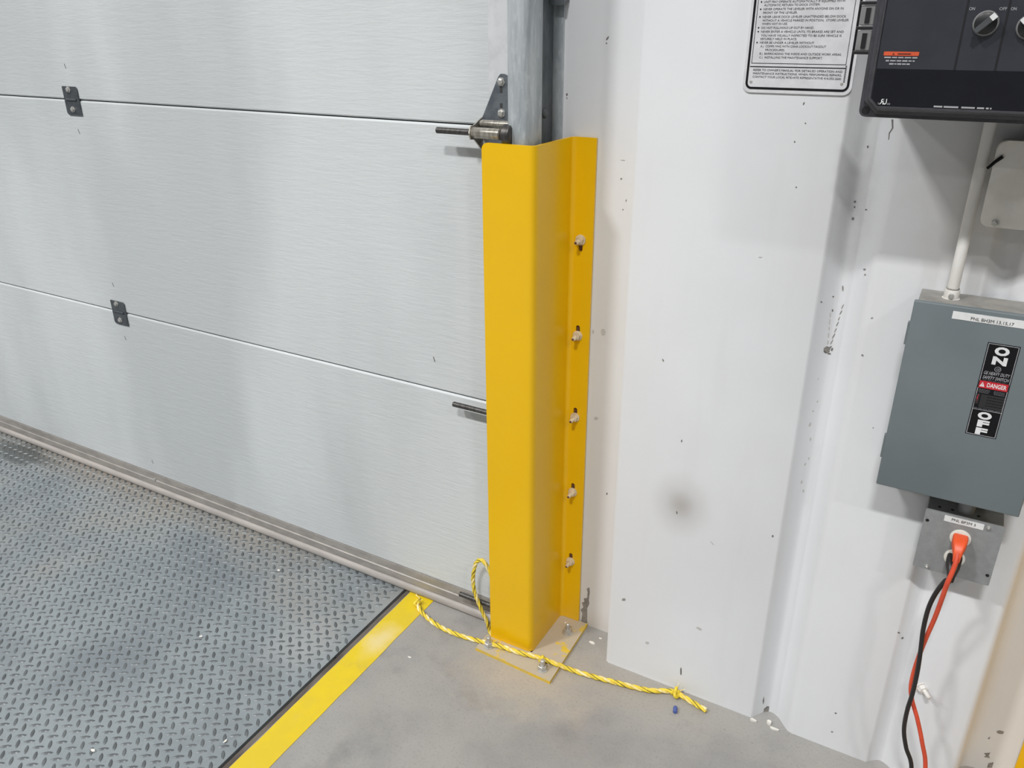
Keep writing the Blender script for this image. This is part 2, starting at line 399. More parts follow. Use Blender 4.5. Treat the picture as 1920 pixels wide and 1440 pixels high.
def hit(u, v):
    d = ray(u, v); best = None
    for (x0, y0), (x1, y1) in zip(prof[1:-1], prof[2:-1]):
        ax, ay = x1 - x0, y1 - y0; det = -d.x * ay + d.y * ax
        if abs(det) < 1e-9: continue
        tt = (-x0 * ay + y0 * ax) / det
        s_ = ((x0 + ax * .5) * 0 + (d.x * tt - x0) / ax) if abs(ax) > abs(ay) else (d.y * tt - y0) / ay
        if -1e-6 <= s_ <= 1 + 1e-6 and tt > 0 and (best is None or tt < best[0]):
            tg = Vector((ax, ay, 0)).normalized(); best = (tt, tg)
    tt, tg = best; n = Vector((tg.y, -tg.x, 0))
    return CAM + d * tt, tg, n
def scuff(pxs, mat='scuff_dark', parent=None, name='scuff_mark', rag=0):
    """a worn mark on the wall, its outline given in pixels"""
    bm = B(); c = (sum(p[0] for p in pxs) / len(pxs), sum(p[1] for p in pxs) / len(pxs)); p0, tg, n = hit(*c); vs = []
    for p in pxs:
        d = ray(*p); tt = (p0 - CAM).dot(n) / d.dot(n); vs.append(CAM + d * tt + n * .0007)
    vs = [bm.verts.new(v) for v in vs]; f_ = bm.faces.new(vs); r = bmesh.ops.extrude_face_region(bm, geom=[f_])
    for v in r['geom']:
        if isinstance(v, bmesh.types.BMVert): v.co -= n * .0006
    return fin(bm, name, mat, parent or wall)
def fleck(u, v, w_, h_, ang=0, mat='scuff_dark'):
    P = []; n = 7; a0_ = math.radians(ang)
    for i in range(n):
        a = 2 * math.pi * i / n; k = random.uniform(.65, 1.1); x, y = math.cos(a) * w_ / 2 * k, math.sin(a) * h_ / 2 * k
        P.append((u + x * math.cos(a0_) - y * math.sin(a0_), v + x * math.sin(a0_) + y * math.cos(a0_)))
    scuff(P, mat)
for a in ((1278, 827, 2.5, 6), (1269, 961, 2.5, 6, -10), (1335, 1018, 2, 12, -40, 'scuff_soft'), (1449, 1005, 5, 6), (1170, 1124, 8, 7, 0, 'scuff_grey'),
          (1277, 1259, 3, 19), (1214, 1205, 9, 7, 0, 'scuff_soft'), (1310, 1178, 13, 5, 30, 'scuff_soft'), (1510, 231, 3, 3), (1490, 266, 3, 3),
          (1243, 675, 3, 8, -20, 'scuff_grey'), (1139, 72, 3, 9, 30), (1137, 81, 3, 3), (1063, 177, 3, 6), (1063, 184, 2, 3), (1685, 1186, 5, 3), (1692, 1196, 6, 3, -15),
          (1425, 482, 10, 2, 0, 'scuff_soft'), (1540, 566, 3, 3), (1507, 194, 3, 7, 20), (1493, 351, 3, 3), (1637, 802, 2, 3), (1567, 1347 - 10, 5, 3, 10), (1560, 1372, 5, 3, 10, 'scuff_grey'),
          (1131, 622, 10, 14, 0, 'scuff_soft'), (1112, 622, 4, 9, 0, 'scuff_soft'), (1118, 784, 8, 8, 0, 'scuff_soft'), (1138, 926, 3, 5), (1168, 300, 10, 2, 0, 'scuff_soft'),
          (1165, 335, 3, 4, 0, 'scuff_grey'), (1174, 376, 2, 6, 10, 'scuff_grey'), (1168, 393, 2, 3), (1622, 515, 4, 3, 0, 'scuff_grey'), (1635, 596, 5, 3, 0, 'scuff_grey'), (1617, 666, 5, 5, 0, 'scuff_grey'), (1621, 505, 5, 4, 0, 'scuff_grey'),
          (1603, 378, 5, 5), (1599, 410, 6, 8, 20), (1602, 388, 4, 4), (1627, 275, 4, 5, 30), (1624, 393, 4, 3), (1562, 556, 3, 3), (1561, 582, 3, 7), (1580, 540, 3, 12, 0, 'scuff_grey')):
    fleck(*a)
# gouge with slanting scrape lines in the joint
for k in range(8): fleck(1580 - k * 3.4, 575 + k * 11, 1.8, 12, 28, 'scuff_dark' if k % 2 else 'scuff_grey')
for k in range(5): fleck(1557 - k * 1.2, 590 + k * 13, 2, 11, 6, 'scuff_soft')
fleck(1552, 656, 19, 15, 0, 'scuff_grey')
for a in ((1547, 660, 8, 4, 40), (1556, 652, 10, 3, -35), (1553, 663, 13, 3, 5), (1560, 655, 4, 7, 20)): fleck(*a)
for k in range(9): fleck(1534 - k * 4.1 + random.uniform(-5, 5), 720 + k * 26 + random.uniform(-10, 10), 3, random.uniform(3, 9), random.uniform(-30, 30), 'scuff_soft')
# hairline crack below the control cabinet
ck = [(1672, 224), (1675, 224), (1675, 240), (1668.5, 250), (1666.8, 262), (1666, 262), (1667.2, 249), (1673, 240)]
scuff(ck)
# bare patches where paint has flaked by the floor
scuff([(1090, 1166), (1092, 1150), (1089, 1143), (1094, 1138), (1091, 1130), (1096, 1128), (1095, 1122), (1101, 1121), (1102, 1110), (1100, 1104), (1105, 1101), (1106, 1110), (1104, 1125), (1105, 1132), (1101, 1140), (1101, 1168)], 'scuff_grey')
for pl in ([(1868, 1371), (1874, 1369), (1883, 1372), (1880, 1376), (1871, 1375)], [(1845, 1412), (1857, 1411), (1854, 1416), (1856, 1421), (1845, 1419), (1849, 1416)], [(1853, 1431), (1863, 1429), (1860, 1439), (1851, 1439)], [(1852, 1384), (1857, 1381), (1855, 1386)]):
    scuff(pl, 'scuff_grey')
scuff([(1426, 1345), (1428, 1331), (1434, 1329), (1438, 1325), (1444, 1327), (1443, 1345), (1440, 1350)], 'scuff_grey')
scuff([(1430, 1329), (1434, 1330), (1439, 1326), (1445, 1325), (1438, 1324), (1434, 1328)], 'scuff_dark')
scuff([(1430, 1315), (1432, 1306), (1432.5, 1313), (1431, 1320)], 'scuff_dark')

# ------------------------------------------------------------------ overhead door
door = thing('door_1', (-2.18, 1.44, 0), 'white embossed sectional overhead door closed on the dock leveler', 'door', kind='structure')
ZJ = (.072, .6375, 1.2455, 1.853, 2.46)
for i in range(4):
    z0, z1 = ZJ[i] + (.0014 if i else 0), ZJ[i + 1] - .0014
    s_ = B(); prism(s_, [(YD, z0 + .003), (YD, z1 - .004), (YD + .004, z1), (YD + .048, z1), (YD + .048, z0), (YD + .003, z0)], along(-3.55, -.802))
    sec = fin(s_, 'section', 'door_skin', door)
    fin(box(B(), -.8615, -.800, YD - .0012, YD + .02, z0 + .003, z1 - .003, .0005, 1), 'end_stile', 'door_edge', sec)
for z in ZJ[1:4]: fin(box(B(), -3.55, -.803, YD + .010, YD + .04, z - .004, z + .004), 'joint_leak_backing', 'joint_dark', door)  # added dark backing, keeps light from leaking through the section joints
r_ = B(); prism(r_, [(YD - .004, .0275), (YD - .0055, .030), (YD - .0055, .049), (YD - .003, .051), (YD - .003, .0725), (YD + .03, .0725), (YD + .03, .0275)], along(-3.55, -.803))
rail = fin(r_, 'bottom_rail', 'rail_metal', door)
r_ = B(); pts = [(YD - .009 + .0135 * (1 - math.cos(a)) * .55 - .0, .0135 + .0130 * math.sin(a)) for a in [math.radians(90 - 18 * k) for k in range(11)]]
pts = [(YD - .0125 + .010 * (1 - math.cos(math.radians(90 - 18 * k))), .0138 + .0128 * math.sin(math.radians(90 - 18 * k))) for k in range(11)]
prism(r_, pts + [(YD + .03, .001), (YD + .03, .0266)], along(-3.55, -.803))
fin(r_, 'bottom_seal', 'seal_vinyl', door, 50)
def screw(parent, p, d=(0, -1, 0), r=.0065, mat='zinc'):
    b = B(); lathe(b, p, d, [(0, r * 1.35), (.0012, r * 1.35), (.0016, r * .95), (.005, r * .9), (.0058, r * .6)], 6, random.random())
    return fin(b, 'screw', mat, parent)
pr = W(291, 899, YD - .003); screw(rail, (pr.x, YD - .003, pr.z), r=.0055)
for (u, v, z) in ((135, 190, ZJ[2]), (224, 588, ZJ[1])):
    p = W(u, v, YD - .003); x = p.x
    h = B(); prism(h, [(x - .0315, z + .034), (x + .026, z + .034), (x + .0315, z + .029), (x + .0315, z - .040), (x - .026, z - .040), (x - .0315, z - .034)], fr(YD - .0035, YD - .0004))
    hin = fin(h, 'hinge', 'hinge_dark', door)
    b = B(); lathe(b, (x - .022, YD - .0032, z), (1, 0, 0), [(0, .0035), (.044, .0035)], 10); fin(b, 'knuckle', 'hinge_dark', hin, 40)
    screw(hin, (x - .004, YD - .0035, z + .026)); screw(hin, (x - .002, YD - .0035, z - .025))
# old screw holes around the hinges
for (u, v) in ((122, 124), (148, 247), (212, 534), (235, 634), (286, 866), (814, 674)):
    p = W(u, v, YD); x, z = p.x, p.z
    flat([(x - .003, z + .006), (x - .0005, z + .0065), (x + .0035, z - .005), (x + .001, z - .006)], YD - .0004, 'scuff_dark', door, 'screw_hole')
YR = 1.381
def roller_hinge(z, xr, leaf=True, rodz=None, YR=YR, dx=0):
    rz = rodz or z - .009
    h = B(); prism(h, [(-.886 + dx, z - .006), (-.838, z + .092), (-.833, z + .097), (-.825, z + .097), (-.806, z + .09), (-.806, z - .006)], fr(YD - .0045, YD - .0013))
    hin = fin(h, 'roller_hinge', 'hinge_steel', door)
    h = B(); prism(h, [(-.886 + dx, z - .006), (-.806, z - .006), (-.806, z - .080), (-.838, z - .080)], fr(YD - .0045, YD - .0013)); fin(h, 'lower_leaf', 'hinge_steel', hin)
    # cheek that carries the roller tube
    h = B(); prism(h, [(YD - .001, rz + .026), (YR + .004, rz + .0135), (YR - .008, rz + .0125), (YR - .0135, rz), (YR - .008, rz - .0125), (YR + .004, rz - .0135), (YD - .001, rz - .040)], along(-.879 + dx, -.8765 + dx)); fin(h, 'cheek', 'roller_steel', hin)
    h = B(); lathe(h, (-.881 + dx, YR, rz), (1, 0, 0), [(0, .0085), (.003, .0108), (.066, .0108), (.068, .0085)], 18); fin(h, 'roller_tube', 'roller_steel', hin, 40)
    h = B(); lathe(h, (-.872 + dx, YD - .016, z + .006), (1, 0, 0), [(0, .0055), (.004, .0075), (.066, .0075)], 14); fin(h, 'hinge_barrel', 'roller_steel', hin, 40)
    h = B(); lathe(h, (xr, YR, rz), (1, 0, 0), [(0, .0052), (.001, .0062), (abs(xr) - .800, .0062)], 14); fin(h, 'roller_stem', 'rod_steel', hin, 40)
    h = B(); lathe(h, (-.806, YR, rz), (1, 0, 0), [(0, .016), (.003, .020), (.018, .020), (.021, .016)], 18); fin(h, 'roller', 'rod_steel', hin, 40)
    for dz in (.083, .026): screw(hin, (-.8315, YD - .0045, z + dz), r=.0066)
    for dz in (.069, .038): flat([(-.8345, z + dz - .006), (-.829, z + dz - .006), (-.829, z + dz + .006), (-.8345, z + dz + .006)], YD - .0048, 'joint_dark', hin, 'slot')
roller_hinge(ZJ[2], W(819, 244, YR).x, rodz=W(850, 246, YR).z)
roller_hinge(ZJ[1], W(850, 759, 1.393).x, rodz=W(880, 765, 1.393).z, YR=1.393, dx=.024)
# bottom bracket with its stem
h = B(); prism(h, [(-.868, .028), (-.868, .075), (-.84, .15), (-.806, .15), (-.806, .028)], fr(YD - .009, YD - .0058)); bb = fin(h, 'bottom_bracket', 'hinge_steel', door)
h = B(); zz = W(885, 1122, YR + .006).z; lathe(h, (W(862, 1115, YR + .006).x, YR + .006, zz), (1, 0, 0), [(0, .0055), (.001, .0065), (.16, .0065)], 14); fin(h, 'roller_stem', 'rod_steel', bb, 40)

# ------------------------------------------------------------------ door track
trk = thing('door_track', (-.767, 1.45, .04), 'galvanized vertical door track standing behind the yellow guard', 'door track')
tp_ = [(-.797, 1.387), (-.795, 1.3765), (-.790, 1.374), (-.776, 1.3755), (-.770, 1.3735), (-.762, 1.3695), (-.757, 1.3705), (-.750, 1.377), (-.7465, 1.388), (-.7465, 1.418), (-.750, 1.428), (-.757, 1.434), (-.797, 1.436)]
def offs(P, d):
    out = []
    for i, p in enumerate(P):
        a = Vector(P[max(i - 1, 0)]); b = Vector(P[min(i + 1, len(P) - 1)]); t_ = (b - a).normalized(); out.append((p[0] - t_.y * d, p[1] + t_.x * d))
    return out
inner = offs(tp_, .0022)
fin(prism(B(), tp_ + inner[::-1], up(.05, 2.55)), 'track_channel', 'galvanized', trk, 42)
wa = fin(box(B(), -.7815, -.7785, 1.4365, 1.5270, .05, 2.55), 'wall_angle', 'galvanized_dull_shade', trk)  # leg coloured darker to carry the shade on its side face
fin(box(B(), -.7815, -.7555, 1.5272, 1.5305, .05, 2.55, .0006, 1), 'angle_flange', 'galvanized', wa)  # same steel angle, its lit face given the brighter colour
p = W(1027, 213, 1.49); b = B(); lathe(b, (-.7785, 1.493, p.z), (1, 0, 0), [(0, .010), (.002, .0095), (.005, .006), (.006, .001)], 12); fin(b, 'carriage_bolt', 'galvanized_dull_shade', trk, 40)
zb = W(1030, 10, 1.508).z; xe = W(1058, 6, 1.508).x
br = B(); prism(br, rrect(-.7780, xe, zb, zb + .075, .005), fr(1.5080, 1.5110)); box(br, xe - .003, xe, 1.5110, 1.5300, zb + .006, zb + .070)
fin(br, 'jamb_bracket', 'galvanized_dull_shade', trk)

# ------------------------------------------------------------------ yellow track guards
def hexnut(bm, p, d, r, h): return lathe(bm, p, d, [(0, r * .96), (.0006, r), (h - .0008, r), (h, r * .9)], 6, .3)
def make_guard(mx, label, group):
    gd = thing('track_guard', (mx(-.76), 1.44, 0), label, 'track guard', group)
    y0, th = 1.362, .006; XL, XW, XR, ZT = -.846, -.728, -.677, 1.2215; yb = YJ - .0015
    def arc(cx, cy, r, a0_, a1_, n=6): return [(cx + r * math.cos(math.radians(a0_ + (a1_ - a0_) * i / n)), cy + r * math.sin(math.radians(a0_ + (a1_ - a0_) * i / n))) for i in range(n + 1)]
    ro, ri = .015, .009
    outer = [(XL, y0)] + arc(XW - ro, y0 + ro, ro, -90, 0) + arc(XW + ri, yb - th - ri, ri, 180, 90) + [(XR, yb - th)]
    inner_ = [(XR, yb)] + arc(XW + ri, yb - th - ri, ri + th, 90, 180) + arc(XW - ro, y0 + ro, ro - th, 0, -90) + [(XL, y0 + th)]
    P = outer + inner_
    g = B(); prism(g, P, lambda p, k: Vector((mx(p[0]), p[1], ZT if k else .009)))
    body = fin(g, 'guard_body', 'safety_yellow', gd, 35)
    # rounded top corner of the front flange
    cu = B(); rr = .013; cn = [(XL - .01, ZT + .01), (XL - .01, ZT - rr)] + [(XL + rr + rr * math.cos(math.radians(180 - 15 * i)), ZT - rr + rr * math.sin(math.radians(180 - 15 * i))) for i in range(7)] + [(XL + rr, ZT + .01)]
    prism(cu, cn, lambda p, k: Vector((mx(p[0]), (y0 + .03) if k else (y0 - .03), p[1])))
    zs = (1.0129, .7978, .5958, .3934, .1893)
    for i, z in enumerate(zs):
        zo = -.010 if i == 0 else .009
        st = rrect(mx(-.7045) - .0048, mx(-.7045) + .0048, z + zo - .015, z + zo + .015, .0047, 4)
        prism(cu, st, fr(yb - .02, yb + .02))
    c_ = fin(cu, 'cut', 'safety_yellow'); boolean(body, c_)
    body.data.shade_smooth(); body.data.set_sharp_from_angle(angle=math.radians(35))
    yf = yb - th
    for i, z in enumerate(zs):
        b = B(); x = mx(-.7045); lathe(b, (x, yb, z), (0, -1, -.06), [(0, .0045), (.029, .0045), (.031, .003), (.0312, .001)], 10)
        bo = fin(b, 'wall_bolt', 'bolt_cream', gd, 40)
        b = B(); lathe(b, (x, yf, z), (0, -1, 0), [(0, .0115), (.0022, .0115), (.0026, .010)], 16); fin(b, 'washer', 'bolt_cream', bo, 40)
        b = B(); hexnut(b, (x, yf - .0026, z), (0, -1, 0), .0088, .0085); fin(b, 'nut', 'bolt_cream', bo)
        b = B(); lathe(b, (x, yf - .0248, z - .0015), (0, -1, -.06), [(0, .0030), (.0012, .0026)], 8); fin(b, 'rusty_tip', 'rust_and_slot_gap', bo)
        zo = -.010 if i == 0 else .009
        b = B(); prism(b, rrect(x - .0044, x + .0044, z + zo - .0145, z + zo + .0145, .0043, 4), fr(yb - .0016, yb - .0002)); fin(b, 'slot_gap_fill', 'rust_and_slot_gap', bo)  # brown sheet standing in for the dark gap behind the slot
    bp = B(); prism(bp, [(-.8590, 1.3100), (-.6455, 1.3000), (-.6520, 1.5270), (-.7285, 1.5270), (-.7285, 1.3650), (-.8590, 1.3650)], lambda p, k: Vector((mx(p[0]), p[1], .0085 if k else 0)))
    bp.faces.ensure_lookup_table()
    for f_ in bp.faces: f_.material_index = 0 if abs(f_.normal.z) > .5 else 1
    bmesh.ops.recalc_face_normals(bp, faces=bp.faces)
    for f_ in bp.faces:
        f_.normal_update(); f_.material_index = 0 if abs(f_.normal.z) > .5 else 1
    fin(bp, 'base_plate', ['base_plate_paint', 'plate_edge_yellow'], gd)
    for (x, y) in ((-.8330, 1.3310), (-.6790, 1.3265), (-.6830, 1.4720)):
        b = B(); lathe(b, (mx(x), y, .0085), (0, 0, 1), [(0, .0058), (.028, .0058), (.030, .004)], 12); bo = fin(b, 'anchor_bolt', 'zinc', gd, 40)
        b = B(); lathe(b, (mx(x), y, .0085), (0, 0, 1), [(0, .0135), (.002, .0135), (.0024, .0125)], 18); fin(b, 'washer', 'zinc', bo, 40)
        b = B(); hexnut(b, (mx(x), y, .0109), (0, 0, 1), .0108, .0105); fin(b, 'nut', 'zinc', bo)
    return gd
make_guard(lambda x: x, 'tall yellow steel track guard bolted beside the overhead door, rope across its base', None)
make_guard(lambda x: -.375 - x, 'yellow steel track guard corner beyond the black and orange cords', None)

# ------------------------------------------------------------------ ropes
def rope(name, pts, label, r=.0058, pitch=.062, knots=()):
    P = resample(spline(pts, 14), .0032); F = frames(P); L = 0
    rt = thing(name, (P[len(P) // 2].x, P[len(P) // 2].y, 0), label, 'rope')
    ph = []
    for i, p in enumerate(P):
        if i: L += (P[i] - P[i - 1]).length
        ph.append(2 * math.pi * L / pitch)
    for s_ in range(3):
        Q = [p + (x * math.cos(a + s_ * 2.0944) + y * math.sin(a + s_ * 2.0944)) * r * .52 for p, (x, y, t_), a in zip(P, F, ph)]
        fin(tube(B(), Q, r * .56, 7), 'strand', 'rope_pale' if s_ == 2 else 'rope_yellow', rt, 60)
    Q = [p + (x * math.cos(a + 1.047) + y * math.sin(a + 1.047)) * r * .83 for p, (x, y, t_), a in zip(P, F, ph)]
    fin(tube(B(), Q, r * .10, 4), 'tracer_yarn', 'rope_tracer', rt)
    for (kp, dr, sc) in knots:
        kp = Vector(kp); x, y, d_ = basis(dr); Q = []
        for i in range(73):
            a = 2 * math.pi * i / 72; R_ = .0056 + .0030 * math.cos(3 * a)
            Q.append(kp + (d_ * (.0030 * math.sin(3 * a) + .0035 * math.cos(a)) + x * R_ * math.cos(2 * a) + y * R_ * .8 * math.sin(2 * a)) * sc)
        kn = fin(tube(B(), Q, r * .72, 8), 'knot', 'rope_yellow', rt, 60)
        for s_ in range(2):
            e = Vector((random.uniform(-1, 1), random.uniform(-1, 1), .5)).normalized()
            fin(tube(B(), [kp + e * .009 * sc, kp + e * .014 * sc + Vector((0, 0, .001)), kp + e * .018 * sc], .0011, 5, .0005), 'frayed_end', 'rope_pale', kn)
    return rt
zr = .0072
fp = [(783, 1133), (790, 1147), (815, 1169), (850, 1187), (888, 1199)]
pts = [G(u, v, zr) for u, v in fp] + [G(u, v, .0155) for u, v in ((920, 1207), (945, 1214), (975, 1224), (1003, 1231), (1022, 1237), (1043, 1245))] + [G(u, v, zr) for u, v in ((1066, 1254), (1100, 1265), (1160, 1281), (1215, 1294), (1262, 1297), (1295, 1315), (1324, 1332))]
rp = rope('barrier_rope', pts, 'yellow twisted rope with knots trailing over the guard base plate', knots=(
    (G(782, 1130, .010), (1, -.6, 0), .95), (G(1017, 1237, .0185), (1, -.1, 0), .95), (G(1267, 1298, .0115), (1, -.2, 0), 1.25)))
# the frayed thin tail towards the door seal
Q = [G(u, v, .004) for u, v in ((783, 1130), (786, 1122), (782, 1116), (784, 1110), (779, 1106))]
for k in range(2):
    fin(tube(B(), spline([q + Vector((random.uniform(-.002, .002), random.uniform(-.002, .002), .001 * k)) for q in Q], 5), .0019, 5, .0012), 'frayed_tail', 'rope_pale' if k else 'rope_yellow', rp, 60)
yl = 1.3765
lp = [W(u, v, yy) for u, v, yy in ((938, 1158, 1.385), (936, 1125, 1.382), (928, 1096, 1.379), (916, 1068, yl), (909, 1055, yl), (901, 1050, yl), (893, 1055, yl), (888, 1072, yl), (887, 1092, yl), (890, 1110, yl - .0008), (897, 1130, yl - .0010), (906, 1150, yl), (913, 1166, 1.378), (918, 1183, 1.382))] + [G(924, 1192, .0065)]
rope('pull_rope', lp, 'yellow rope loop rising beside the door bottom, half hidden by the guard', r=.0050, pitch=.055)

# ------------------------------------------------------------------ warning placard
def K2(x, y): return (1380 + x / 7.58, y / 7.58)
ysn = 1.4312
def SX(x, y): return W(*K2(x, y), ysn)
sgx0, sgx1 = SX(92, 1240).x, SX(1640, 1280).x
sgz0 = (SX(200, 1312).z + SX(1500, 1357).z) / 2
sg = thing('warning_placard', ((sgx0 + sgx1) / 2, 1.432, sgz0), 'white rounded warning placard with black border and printed rules', 'sign')
fin(prism(B(), rrect(sgx0, sgx1, sgz0, sgz0 + .36, .013, 8), fr(ysn, YW - .0008)), 'sign_plate', 'sign_white', sg)
def ring(x0, x1, z0, z1, r, t_, y, mat, parent, name):
    bm = B(); A = [bm.verts.new((p[0], y, p[1])) for p in rrect(x0, x1, z0, z1, r, 6)]; C = [bm.verts.new((p[0], y, p[1])) for p in rrect(x0 + t_, x1 - t_, z0 + t_, z1 - t_, max(r - t_, .0002), 6)]
    n = len(A)
    for i in range(n): bm.faces.new((A[i], A[(i + 1) % n], C[(i + 1) % n], C[i]))
    return fin(bm, name, mat, parent)
yp = ysn - .0004
ring(sgx0 + .0042, sgx1 - .0042, sgz0 + .0052, sgz0 + .3548, .010, .0036, yp, 'ink_black', sg, 'border')
lx0, lx1 = SX(240, 700).x, SX(1600, 700).x
lz = (SX(220, 900).z + SX(1545, 925).z) / 2
ring(lx0, lx1, lz, sgz0 + .345, .0004, .0008, yp, 'ink_black', sg, 'inner_frame')
lz2 = (SX(205, 945).z + SX(1545, 972).z) / 2
flat(quad(lx0 - .0015, lx1 + .0005, lz2 - .0007, lz2 + .0007), yp, 'ink_black', sg, 'rule_line')
cap = SX(600, 0).z - SX(600, 31).z
LN = [("UNIT MAY OPERATE AUTOMATICALLY IF EQUIPPED WITH", 400, 1550, 17, 365), ("AUTOMATIC RETURN TO DOCK SYSTEM.", 402, 1195, 68, 0), ("NEVER OPERATE THE LEVELER WITH ANYONE ON OR IN", 393, 1528, 124, 352),
      ("FRONT OF THE LEVELER.", 387, 875, 179, 0), ("NEVER LEAVE DOCK LEVELER UNATTENDED BELOW DOCK", 380, 1566, 235, 341), ("WITHOUT A VEHICLE PARKED IN POSITION.  STORE LEVELER", 376, 1602, 288, 0),
      ("WHEN NOT IN USE.", 371, 735, 338, 0), ("DO NOT PULL/HOLD LIP OUT BY HAND.", 362, 1108, 394, 321), ("NEVER ENTER A VEHICLE UNTIL ITS BRAKES ARE SET AND", 357, 1530, 450, 317),
      ("YOU HAVE VISUALLY INSPECTED TO BE SURE VEHICLE IS", 355, 1500, 505, 0), ("SECURELY HELD IN PLACE.", 347, 868, 553, 0), ("NEVER BE UNDER A LEVELER WITHOUT:", 340, 1117, 607, 299),
      ("A.)  COMPLYING WITH OSHA LOCKOUT/TAGOUT", 348, 1280, 660, 0), ("PROCEDURES.", 417, 695, 710, 0), ("B.)  BARRICADING THE INSIDE AND OUTSIDE WORK AREAS.", 336, 1502, 768, 0), ("C.)  INSTALLING THE MAINTENANCE SUPPORT.", 331, 1230, 820, 0)]
for s_, xa, xb, ym, bl in LN:
    a, b = SX(xa, ym).x, SX(xb, ym).x; z = SX((xa + xb) / 2, ym).z
    text(s_, a, b, z - cap / 2, cap, yp, 'ink_charcoal', sg)
    if bl: flat([(SX(bl, ym).x + .0012 * math.cos(i * .785), z + .0012 * math.sin(i * .785)) for i in range(8)], yp, 'ink_black', sg, 'bullet')
for s_, xa, xb, ym in (("REFER TO OWNER'S MANUAL FOR DETAILED OPERATION AND", 245, 1515, 1006), ("MAINTENANCE INSTRUCTIONS. WHEN PERFORMING REPAIRS,", 242, 1505, 1056), ("CONTACT YOUR LOCAL RITE-HITE REPRESENTATIVE 414-355-2600.", 236, 1503, 1105)):
    text(s_, SX(xa, ym).x, SX(xb, ym).x, SX((xa + xb) / 2, ym).z - cap / 2, cap, yp, 'ink_black', sg)
pz = SX(1570, 935)
for k in range(9):
    flat(quad(pz.x - .0012, pz.x + .001, pz.z - .0028 * k - .0021, pz.z - .0028 * k), yp, 'ink_grey', sg, 'small_print')
for (x, y) in ((213, 1160), (1500, 1192)):
    p_ = SX(x, y); b = B(); lathe(b, (p_.x, ysn, p_.z), (0, -1, 0), [(0, .0024), (.0008, .0022), (.0012, .0010)], 10); fin(b, 'rivet', 'zinc', sg, 40)

# ------------------------------------------------------------------ control cabinet
def K3(x, y): return (1580 + x / 5.538, y / 5.538)
yb_, yc_ = 1.246, 1.224
def C3(x, y, yy=yc_): return W(*K3(x, y), yy)
fx0 = C3(160, 1205, yb_).x; fz0 = C3(170, 1215, yb_).z; fz0 = (fz0 + C3(1880, 1282, yb_).z) / 2
ix0 = C3(325, 800).x; iz0 = (C3(400, 1110).z + C3(1850, 1168).z) / 2
icx = (ix0 - fx0); fx1 = fx0 + .36; fz1 = fz0 + .42; ix1 = fx1 - icx; iz1 = fz1 - (iz0 - fz0)
cc = thing('control_cabinet', ((fx0 + fx1) / 2, 1.40, fz0), 'black plastic dock leveler control cabinet with rotary switches on the wall', 'control box')
fin(box(B(), fx0 + .012, fx1 - .012, yb_ + .006, YW - .0005, fz0 + .012, fz1 - .012, .006), 'cabinet_body', 'panel_black', cc, 40)
fin(prism(B(), rrect(fx0, fx1, fz0, fz1, .009, 5), fr(yb_, yb_ + .010)), 'rim', 'panel_black', cc, 40)
def octo(x0, x1, z0, z1, c_): return [(x0 + c_, z0), (x1 - c_, z0), (x1, z0 + c_), (x1, z1 - c_), (x1 - c_, z1), (x0 + c_, z1), (x0, z1 - c_), (x0, z0 + c_)]
cv = B()
lay = [(octo(fx0 + .0045, fx1 - .0045, fz0 + .004, fz1 - .004, .0165), yb_ - .0003), (octo(fx0 + .006, fx1 - .006, fz0 + .0055, fz1 - .0055, .016), yb_ - .008), (octo(fx0 + .010, fx1 - .010, fz0 + .009, fz1 - .009, .0145), yb_ - .009),
       (octo(fx0 + .012, fx1 - .012, fz0 + .011, fz1 - .011, .0135), yb_ - .019), (octo(ix0 - .002, ix1 + .002, iz0 - .002, iz1 + .002, .0105), yc_ + .000), (octo(ix0, ix1, iz0, iz1, .0098), yc_ - .0002), (octo(ix0 + .0012, ix1 - .0012, iz0 + .0012, iz1 - .0012, .0093), yc_ + .002)]
rings = [[cv.verts.new((p[0], y_, p[1])) for p in P] for P, y_ in lay]
for A, C in zip(rings, rings[1:]):
    for i in range(8): cv.faces.new((A[i], A[(i + 1) % 8], C[(i + 1) % 8], C[i]))
cv.faces.new(rings[-1])
cover = fin(cv, 'cover', 'panel_black', cc)
yq = yc_ + .0012
zmid = (C3(385, 712).z + C3(1600, 738).z) / 2
flat(octo(ix0 + .0014, ix1 - .0014, iz0 + .0014, zmid + .03, .0091)[:4] + [(ix1 - .0014, zmid), (ix0 + .0014, zmid), octo(ix0 + .0014, ix1 - .0014, iz0 + .0014, zmid + .03, .0091)[7]], yq, 'panel_face_dark', cover, 'lower_panel', .0005)
flat(quad(ix0 + .0014, ix1 - .0014, zmid, iz1 - .022), yq - .0002, 'panel_face', cover, 'upper_panel', .0005)
yt = yq - .0008
for (xa, xb_) in ((1235, 360), (1665, 360)):
    xx = C3(xa, xb_).x; flat(quad(xx - .0012, xx + .0012, zmid, iz1 - .022), yt + .0002, 'line_dark', cover, 'divider')
for sgn in (0, 1):
    ex_ = fx0 + .0085 if not sgn else fx1 - .0085
    b = B(); lathe(b, (ex_, yb_ - .0002, fz0 + .0085), (0, -1, 0), [(0, .0052), (.0006, .0050)], 12); fin(b, 'corner_screw', 'line_dark', cc)
